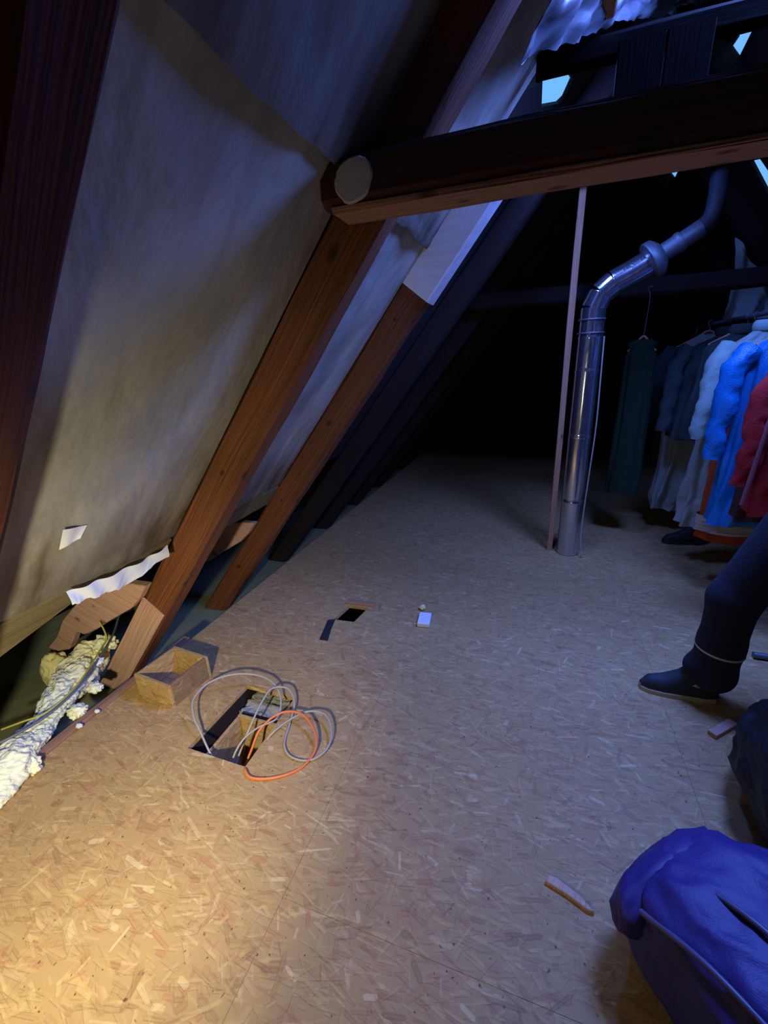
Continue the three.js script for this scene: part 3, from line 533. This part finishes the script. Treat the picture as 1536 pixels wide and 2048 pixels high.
function garment(o) {
  const t = thing('garment', o.label, o.category, [o.x ?? 1.27, o.top ?? 1.62, o.z], o.turn ?? 0);
  t.name = numbered(o.name); used.garment--;
  const m = o.mat, w = o.w, len = o.len;
  mesh(o.body ?? 'coat_body', tubeCloth(o.rows ?? [[0.0, 0.06, 0.045], [-0.03, 0.1, 0.05], [-0.07, w * 0.72, 0.055], [-0.12, w * 0.9, 0.07], [-0.3, w * 0.92, 0.085], [-len * 0.6, w * 0.98, 0.09], [-len * 0.85, w * 1.06, 0.1], [-len, w * 1.08, 0.1]], o.seed, o.fold ?? 0.02), m, t);
  if (o.sleeve) for (const s of [-1, 1]) {
    const sh = w * 0.86, L2 = o.sleeve;
    const g = tube([V(s * sh, -0.1, 0), V(s * (sh + 0.06), -0.2, 0.02), V(s * (sh + 0.085), -0.1 - L2 * 0.5, 0.04), V(s * (sh + 0.1), -0.1 - L2 * 0.8, 0.05), V(s * (sh + 0.105), -0.1 - L2, 0.05)], 0.062, 44, 22, (v) => lerp(1.05, 0.72, v) + 0.04 * Math.sin(v * 23 + o.seed) * v);
    const p = g.attributes.position; for (let i = 0; i < p.count; i++) { const k = 0.016 * fbm(p.getX(i) * 12 + o.seed, p.getY(i) * 9, p.getZ(i) * 12, 3); p.setXYZ(i, p.getX(i) + k, p.getY(i), p.getZ(i) + k); } g.computeVertexNormals();
    mesh('sleeve', g, o.sleeveMat ?? m, t);
  }
  if (o.collar) { const g = new THREE.TorusGeometry(0.075, 0.022, 10, 30); g.rotateX(Math.PI / 2); g.scale(1, 1.6, 0.75); g.translate(0, 0.005, 0); mesh('collar', g, m, t); }
  const h = mesh('hanger', tube([V(-w * 0.8, -0.085, 0), V(-w * 0.4, -0.03, 0), V(0, 0.022, 0), V(w * 0.4, -0.03, 0), V(w * 0.8, -0.085, 0)], 0.009, 30, 8), M.pale, t);
  const dy = (o.hook ?? 1.7) - (o.top ?? 1.62);
  mesh('hook', tube([V(0, 0.01, 0), V(0, dy - 0.03, 0), V(-0.016, dy, 0), V(0, dy + 0.017, 0), V(0.015, dy + 0.004, 0)], 0.0025, 24, 6), M.zincDull, h);
  for (const f of o.extra ?? []) f(t);
  return t;
}
garment({ name: 'overall', label: 'dark green overall hanging alone behind the flue pipe', category: 'overall', mat: cloth(0.002, 0.02, 0.004), x: 0.72, top: 1.6, z: ZR(4) + 0.19, hook: 1.95, w: 0.115, len: 1.2, seed: 3, body: 'overall_body', turn: -0.2, fold: 0.014 });
garment({ name: 'coat', label: 'long pale blue-grey coat hanging lowest, its hem close to the floor', category: 'coat', mat: cloth(0.26, 0.3, 0.28), z: -4.17, w: 0.2, len: 1.38, seed: 8, fold: 0.035, x: 1.2, rows: [[0, 0.06, 0.04], [-0.07, 0.14, 0.06], [-0.3, 0.2, 0.09], [-0.7, 0.2, 0.1], [-1.0, 0.19, 0.1], [-1.3, 0.15, 0.08, -0.06], [-1.42, 0.09, 0.06, -0.1]] });
garment({ name: 'coat', label: 'dark charcoal coat at the far end of the clothes rack', category: 'coat', mat: cloth(0.02, 0.026, 0.026), z: -4.42, w: 0.26, len: 1.1, seed: 12, sleeve: 0.6, fold: 0.02 });
garment({ name: 'jacket', label: 'dark slate jacket with sleeves hanging left of the pale grey one', category: 'jacket', mat: cloth(0.025, 0.04, 0.038), z: -3.95, w: 0.27, len: 0.76, seed: 17, sleeve: 0.6, fold: 0.018, collar: true });
garment({ name: 'jacket', label: 'dark grey jacket directly behind the pale grey sleeved one', category: 'jacket', mat: cloth(0.026, 0.038, 0.036), z: -3.69, w: 0.25, len: 0.72, seed: 23, fold: 0.018, collar: true });
garment({ name: 'trousers', label: 'light blue-grey trousers hanging below the dark jackets', category: 'trousers', mat: cloth(0.34, 0.38, 0.34), x: 1.24, z: -3.5, top: 1.2, w: 0.19, len: 0.9, seed: 29, fold: 0.03, body: 'trouser_body', rows: [[0, 0.17, 0.03], [-0.1, 0.18, 0.05], [-0.4, 0.19, 0.06], [-0.7, 0.2, 0.07], [-0.9, 0.19, 0.07, -0.02]] });
garment({ name: 'jacket', label: 'pale blue-grey jacket with a drooping sleeve, left of the bright blue one', category: 'jacket', mat: cloth(0.26, 0.38, 0.34), z: -3.33, w: 0.2, len: 0.78, seed: 31, sleeve: 0.56, fold: 0.02, collar: true });
garment({ name: 'trousers', label: 'orange work trousers with a silver reflective band, below the bright blue jacket', category: 'trousers', mat: cloth(0.5, 0.07, 0.008), x: 1.27, z: -3.17, top: 1.12, w: 0.2, len: 0.78, seed: 37, fold: 0.012, body: 'trouser_body', rows: [[0, 0.17, 0.03], [-0.2, 0.2, 0.05], [-0.6, 0.22, 0.06], [-0.8, 0.22, 0.06]], extra: [(t) => mesh('reflective_band', tubeCloth([[-0.63, 0.232, 0.072], [-0.68, 0.233, 0.073], [-0.74, 0.233, 0.073]], 37, 0.008), cloth(0.7, 0.56, 0.45, { roughness: 0.5 }), t)] });
garment({ name: 'jacket', label: 'bright blue waterproof jacket with a glossy surface on the rack', category: 'jacket', mat: cloth(0.002, 0.17, 0.46, { roughness: 0.35 }), z: -3.0, w: 0.22, len: 1.1, seed: 41, sleeve: 0.6, fold: 0.03, collar: true, top: 1.6 });
garment({ name: 'jacket', label: 'red jacket with a pinkish piped edge, nearest on the rack', category: 'jacket', mat: cloth(0.4, 0.012, 0.014), z: -2.6, w: 0.2, len: 0.8, seed: 47, sleeve: 0.55, fold: 0.018, collar: true, top: 1.5, extra: [(t) => mesh('piping', tube([V(-0.2, -0.12, 0.06), V(-0.24, -0.35, 0.09), V(-0.26, -0.6, 0.1), V(-0.27, -0.74, 0.1)], 0.011, 30, 8), cloth(0.4, 0.12, 0.14), t)] });
garment({ name: 'coat', label: 'long rust-brown coat hanging behind the red jacket', category: 'coat', mat: cloth(0.06, 0.016, 0.005), z: -2.8, x: 1.3, w: 0.2, len: 0.95, seed: 53, fold: 0.02, top: 1.55 });
{ // pale sheet added in place of lit membrane on the right slope
  const t = thing('lit_patch_sheet', 'pale blue sheet standing in for lit membrane above the clothes rack', 'sheet');
  const g = grid(40, 50, (u, v) => { const x = lerp(1.5, 2.2, u) + 0.03 * Math.sin(v * 3), yt = (XR - x) * (SI / CO) - 0.36; return V(x, lerp(Math.min(yt, 2.75), 1.75, v), -5.0 + 0.05 * Math.sin(u * 22 + v * 2) + 0.03 * fbm(u * 5, v * 4, 2)); });
  mesh('cloth', g, cloth(0.5, 0.6, 0.6), t);
}

// ------------------------------------------------------------------ person, mostly outside the picture
function isoBody(bones, blend, lo, hi, res, mat) {
  const size = Math.max(hi[0] - lo[0], hi[1] - lo[1], hi[2] - lo[2]), c = [(lo[0] + hi[0]) / 2, (lo[1] + hi[1]) / 2, (lo[2] + hi[2]) / 2];
  const mc = new MarchingCubes(res, mat, false, false, 400000); mc.isolation = 0;
  const h = size / 2;
  for (let k = 0; k < res; k++) for (let j = 0; j < res; j++) for (let i = 0; i < res; i++) {
    const x = c[0] + ((i - res / 2) / (res / 2)) * h, y = c[1] + ((j - res / 2) / (res / 2)) * h, z = c[2] + ((k - res / 2) / (res / 2)) * h;
    let s = 1e9;
    for (const [a, b, ra, rb, sx] of bones) {
      const dx = b[0] - a[0], dy = b[1] - a[1], dz = b[2] - a[2], L2 = dx * dx + dy * dy + dz * dz || 1e-9;
      const t = clamp(((x - a[0]) * dx + (y - a[1]) * dy + (z - a[2]) * dz) / L2, 0, 1);
      const ex = x - a[0] - dx * t, ey = y - a[1] - dy * t, ez = (z - a[2] - dz * t) / (sx ?? 1);
      const d = Math.sqrt(ex * ex + ey * ey + ez * ez) - lerp(ra, rb, t), q = clamp(0.5 + 0.5 * (s - d) / blend, 0, 1);
      s = lerp(s, d, q) - blend * q * (1 - q);
    }
    mc.field[k * res * res + j * res + i] = -s;
  }
  mc.update();
  const n = mc.count, P = new Float32Array(n * 3), N = new Float32Array(n * 3);
  for (let i = 0; i < n; i++) { for (let q = 0; q < 3; q++) { P[i * 3 + q] = c[q] + mc.positionArray[i * 3 + q] * h; N[i * 3 + q] = mc.normalArray[i * 3 + q]; } }
  const g = new THREE.BufferGeometry(); g.setAttribute('position', new THREE.BufferAttribute(P, 3)); g.setAttribute('normal', new THREE.BufferAttribute(N, 3)); g.setAttribute('uv', new THREE.BufferAttribute(new Float32Array(n * 2).map((_, i) => (i & 1 ? P[(i >> 1) * 3 + 1] : P[(i >> 1) * 3] + P[(i >> 1) * 3 + 2]) * 3), 2));
  return g;
}
function shoeGeo() { // toe towards -x, length 0.31, returns [upper, sole]
  const st = [[0, 0.012, 0.02], [0.03, 0.032, 0.052], [0.09, 0.043, 0.066], [0.15, 0.044, 0.1], [0.2, 0.046, 0.16], [0.25, 0.048, 0.18], [0.295, 0.04, 0.16], [0.31, 0.02, 0.11]];
  const up = grid(28, 40, (u, v) => { const f = v * (st.length - 1), i = Math.min(st.length - 2, f | 0), s = f - i, a = u * 6.2832, w = lerp(st[i][1], st[i + 1][1], s), hh = lerp(st[i][2], st[i + 1][2], s); const cs = Math.cos(a), sn = Math.sin(a); return V(lerp(st[i][0], st[i + 1][0], s), 0.02 + (sn > 0 ? hh * sn ** 0.8 : 0.002 * sn), Math.sign(cs) * Math.abs(cs) ** 0.7 * w); }, null, true);
  const out = []; for (let k = 0; k <= 20; k++) { const f = k / 20 * (st.length - 1), i = Math.min(st.length - 2, f | 0), s = f - i; out.push([lerp(st[i][0], st[i + 1][0], s), lerp(st[i][1], st[i + 1][1], s) + 0.004]); }
  const so = extr([...out.map((p) => [p[0], p[1]]), ...out.reverse().map((p) => [p[0], -p[1]])], 0.026, [], 0.004); so.rotateX(-Math.PI / 2);
  return [up, so];
}
const [shoeUp, shoeSole] = shoeGeo();
{
  const p = thing('person', 'person in navy work trousers and dark shoes stepping in from the right edge', 'person');
  const hipF = [0.985, 0.93, -1.9], kneeF = [0.825, 0.52, -1.93], ankF = [0.815, 0.1, -1.93], hipR = [1.03, 0.93, -1.72], kneeR = [1.1, 0.5, -1.7], ankR = [1.28, 0.1, -1.7];
  const sh = (s) => [1.02, 1.44, -1.81 + s * 0.19], el = (s) => [1.03 - s * 0.03, 1.15, -1.81 + s * 0.25], wr = (s) => [0.97 - s * 0.04, 0.91, -1.81 + s * 0.24];
  const bones = [[hipF, kneeF, 0.085, 0.055], [kneeF, ankF, 0.055, 0.036], [ankF, [0.66, 0.05, -1.93], 0.038, 0.026], [hipR, kneeR, 0.085, 0.055], [kneeR, ankR, 0.055, 0.036], [ankR, [1.13, 0.05, -1.7], 0.038, 0.026],
    [[1.005, 0.95, -1.81], [1.01, 1.15, -1.81], 0.105, 0.1, 1.3], [[1.01, 1.15, -1.81], [1.02, 1.38, -1.81], 0.1, 0.105, 1.45], [[1.02, 1.4, -1.81], [0.995, 1.53, -1.81], 0.06, 0.052],
    [[0.985, 1.63, -1.81], [1.0, 1.665, -1.81], 0.078, 0.086], [[0.945, 1.57, -1.81], [0.93, 1.6, -1.81], 0.045, 0.05], [[0.895, 1.625, -1.81], [0.88, 1.605, -1.81], 0.009, 0.014]];
  for (const s of [-1, 1]) {
    bones.push([[1.02, 1.42, -1.81 + s * 0.08], sh(s), 0.06, 0.058], [sh(s), el(s), 0.05, 0.038], [el(s), wr(s), 0.038, 0.026]);
    const w = wr(s), k = [w[0] - 0.02, w[1] - 0.07, w[2]]; bones.push([w, k, 0.024, 0.03, 0.7], [[0.995, 1.625, -1.81 + s * 0.08], [1.0, 1.605, -1.81 + s * 0.083], 0.016, 0.012]);
    for (let f = 0; f < 4; f++) { const b = [k[0] - 0.026 + f * 0.018, k[1] - 0.012, k[2]], mm = [b[0] - 0.006, b[1] - 0.042 + (f === 3 ? 0.01 : 0), b[2] - s * 0.006], e = [mm[0] - 0.004, mm[1] - 0.03, mm[2] - s * 0.016]; bones.push([b, mm, 0.0095, 0.009], [mm, e, 0.009, 0.0078]); }
    bones.push([[w[0] - 0.02, w[1] - 0.025, w[2]], [w[0] - 0.052, w[1] - 0.06, w[2] - s * 0.014], 0.013, 0.01], [[w[0] - 0.052, w[1] - 0.06, w[2] - s * 0.014], [w[0] - 0.058, w[1] - 0.09, w[2] - s * 0.018], 0.01, 0.008]);
  }
  mesh('body', isoBody(bones, 0.012, [0.45, 0, -2.4], [1.55, 1.78, -1.2], 150, M.skin), M.skin, p);
  const kn = 0.088;
  const tr = [[hipF, kneeF, 0.112, 0.09], [kneeF, [0.82, 0.3, -1.93], 0.09, 0.083], [[0.82, 0.3, -1.93], [0.812, 0.15, -1.93], 0.083, 0.088], [hipR, kneeR, 0.112, 0.09], [kneeR, [1.25, 0.17, -1.7], 0.09, 0.08], [[1.0, 0.93, -1.81], [1.005, 1.0, -1.81], 0.118, 0.115, 1.25], [[0.755, 0.17, -1.93], [0.82, 0.15, -1.93], 0.055, 0.078]];
  mesh('trousers', isoBody(tr, 0.03, [0.4, 0, -2.4], [1.55, 1.2, -1.2], 110, M.navy), M.navy, p);
  const jk = [[[1.005, 0.93, -1.81], [1.01, 1.15, -1.81], 0.128, 0.12, 1.3], [[1.01, 1.15, -1.81], [1.02, 1.39, -1.81], 0.12, 0.122, 1.45], [[1.02, 1.42, -1.81], [1.005, 1.47, -1.81], 0.075, 0.07]];
  for (const s of [-1, 1]) jk.push([[1.02, 1.41, -1.81 + s * 0.08], sh(s), 0.075, 0.072], [sh(s), el(s), 0.066, 0.056], [el(s), [lerp(el(s)[0], wr(s)[0], 0.92), lerp(el(s)[1], wr(s)[1], 0.92), wr(s)[2]], 0.056, 0.045]);
  mesh('jacket', isoBody(jk, 0.03, [0.5, 0.6, -2.4], [1.5, 1.7, -1.2], 100, M.navy), M.navy, p);
  mesh('hair', isoBody([[[1.01, 1.66, -1.81], [1.02, 1.67, -1.81], 0.09, 0.088], [[1.03, 1.62, -1.81], [1.04, 1.6, -1.81], 0.075, 0.06]], 0.02, [0.8, 1.4, -2.0], [1.2, 1.85, -1.6], 50, M.hair), M.hair, p);
  const band = new THREE.TorusGeometry(0.0865, 0.005, 8, 50); band.rotateX(Math.PI / 2); band.scale(1, 1.3, 1); band.rotateZ(-0.06); band.translate(0.8195, 0.275, -1.93); const bm = mesh('reflective_piping', band, M.reflect, p); bm.userData.label = 'pale reflective piping around the trouser leg';
  for (const [x, z, ry] of [[0.55, -1.93, 0.06], [1.03, -1.7, 0]]) { const s = mesh('shoe', shoeUp, M.shoe, p); s.position.set(x, 0, z); s.rotation.y = ry; mesh('sole', shoeSole, M.sole, s); }
}
{ const s = thing('shoe', 'single black shoe standing on the floor under the hanging clothes', 'shoe', [1.06, 0, -3.84], 0.2); mesh('upper', shoeUp, M.rubber, s); mesh('sole', shoeSole, M.rubber, s); }

// ------------------------------------------------------------------ bags at the lower right
function sack(hx, hy, hz, e, seed, wr, sag = 0.12) {
  return grid(90, 60, (u, v) => {
    const a = u * 6.2832, b = (v - 0.5) * Math.PI, pw = (x, k) => Math.sign(x) * Math.abs(x) ** k;
    const cb = pw(Math.cos(b), e), n = V(cb * pw(Math.cos(a), e), pw(Math.sin(b), e), cb * pw(Math.sin(a), e));
    const k = 1 + wr * fbm(n.x * 2 + seed, n.y * 2, n.z * 2, 4) + wr * 0.5 * (1 - 2 * Math.abs(fbm(n.x * 4, n.y * 3 + seed, n.z * 4, 2)));
    return V(hx * n.x * k, Math.max(0.0, hy + hy * n.y * k * (1 - sag * (n.x + 1) * 0.5)), hz * n.z * k);
  }, (u, v) => [u * 4, v * 2], true);
}
{
  const b = thing('duffel_bag', 'violet-blue fabric duffel bag at the lower right corner', 'bag', [0.7, 0, -0.7], -Math.PI / 4);
  mesh('bag_body', sack(0.42, 0.16, 0.25, 0.7, 4, 0.06, -0.12), M.bagBlue, b);
  for (const [dz, dy] of [[0.2, 0.285], [0.06, 0.32]]) mesh('piping', tube([V(-0.34, dy - 0.05, dz), V(-0.2, dy + 0.005, dz), V(0, dy + 0.012, dz), V(0.2, dy + 0.02, dz), V(0.36, dy - 0.01, dz)], 0.007, 40, 8), M.bagHighlight, b);  // pale strips put the highlights of the bag into colour
  mesh('rolled_end', lump(0.1, 14, 0.75, 0.9, 2.1, 0.12).translate(-0.36, 0.09, 0.03), M.bagBlue, b);
  const d = thing('sack', 'large slumped black sack on the floor behind the blue bag', 'sack', [1.02, 0, -1.3]); mesh('sack_body', sack(0.3, 0.2, 0.33, 0.8, 9, 0.08), M.bagBlack, d);
  const o = thing('wood_offcut', 'short brown offcut of wood lying beside the black sack behind the shoe', 'offcut', [0.82, 0, -1.745], 0.75); mesh('offcut', rbox(0.14, 0.02, 0.035, 0.003).translate(0, 0.01, 0), M.oldPink, o);
}

// ------------------------------------------------------------------ inspection lamp hung from the near tie beam, outside the picture
{
  const [x, y, z] = LAMP.at, t = thing('inspection_lamp', 'inspection lamp with a reflector hung on a cord from the tie beam behind the viewer', 'lamp');
  const at = V(x, y, z), dir = V(...LAMP.to).sub(at).normalize(), q = new THREE.Quaternion().setFromUnitVectors(V(0, 1, 0), dir);
  const put = (g) => { g.applyQuaternion(q); g.translate(x, y, z); return g; };
  mesh('bulb', put(new THREE.SphereGeometry(0.03, 20, 14)), M.bulb, t);
  mesh('reflector', put(new THREE.LatheGeometry([[0.02, -0.06], [0.04, -0.045], [0.052, -0.02], [0.056, -0.004]].map((p) => new THREE.Vector2(...p)), 30)), M.zincDull, t);
  mesh('handle', put(new THREE.CylinderGeometry(0.019, 0.022, 0.15, 16).translate(0, -0.135, 0)), M.rubber, t);
  const e = at.clone().addScaledVector(dir, -0.2);
  mesh('cord', tube([e, e.clone().add(V(0.03, 0.08, 0.03)), V(x + 0.075, 1.5, z + 0.1), V(x + 0.08, 1.93, ZR(-1) - RAFT_W - 0.145)], 0.004, 40, 6), M.rubber, t);
  const s = new THREE.SpotLight(rgb(...LAMP.color), LAMP.spot, 0, 48 * D2R, 1, 2); s.name = 'inspection_lamp_beam'; s.position.copy(at); s.castShadow = true; s.shadow.radius = 1.5; s.target.position.set(...LAMP.to); scene.add(s, s.target);
  const pl = new THREE.SpotLight(rgb(...LAMP.color), LAMP.spill, 0, 85 * D2R, 1, 2); pl.target.position.set(-1.6, 0.1, -1.1); scene.add(pl.target); pl.name = 'inspection_lamp_spill'; pl.position.copy(at); pl.castShadow = true; pl.shadow.radius = 1.5; scene.add(pl);
}
renderer.render(scene, camera);
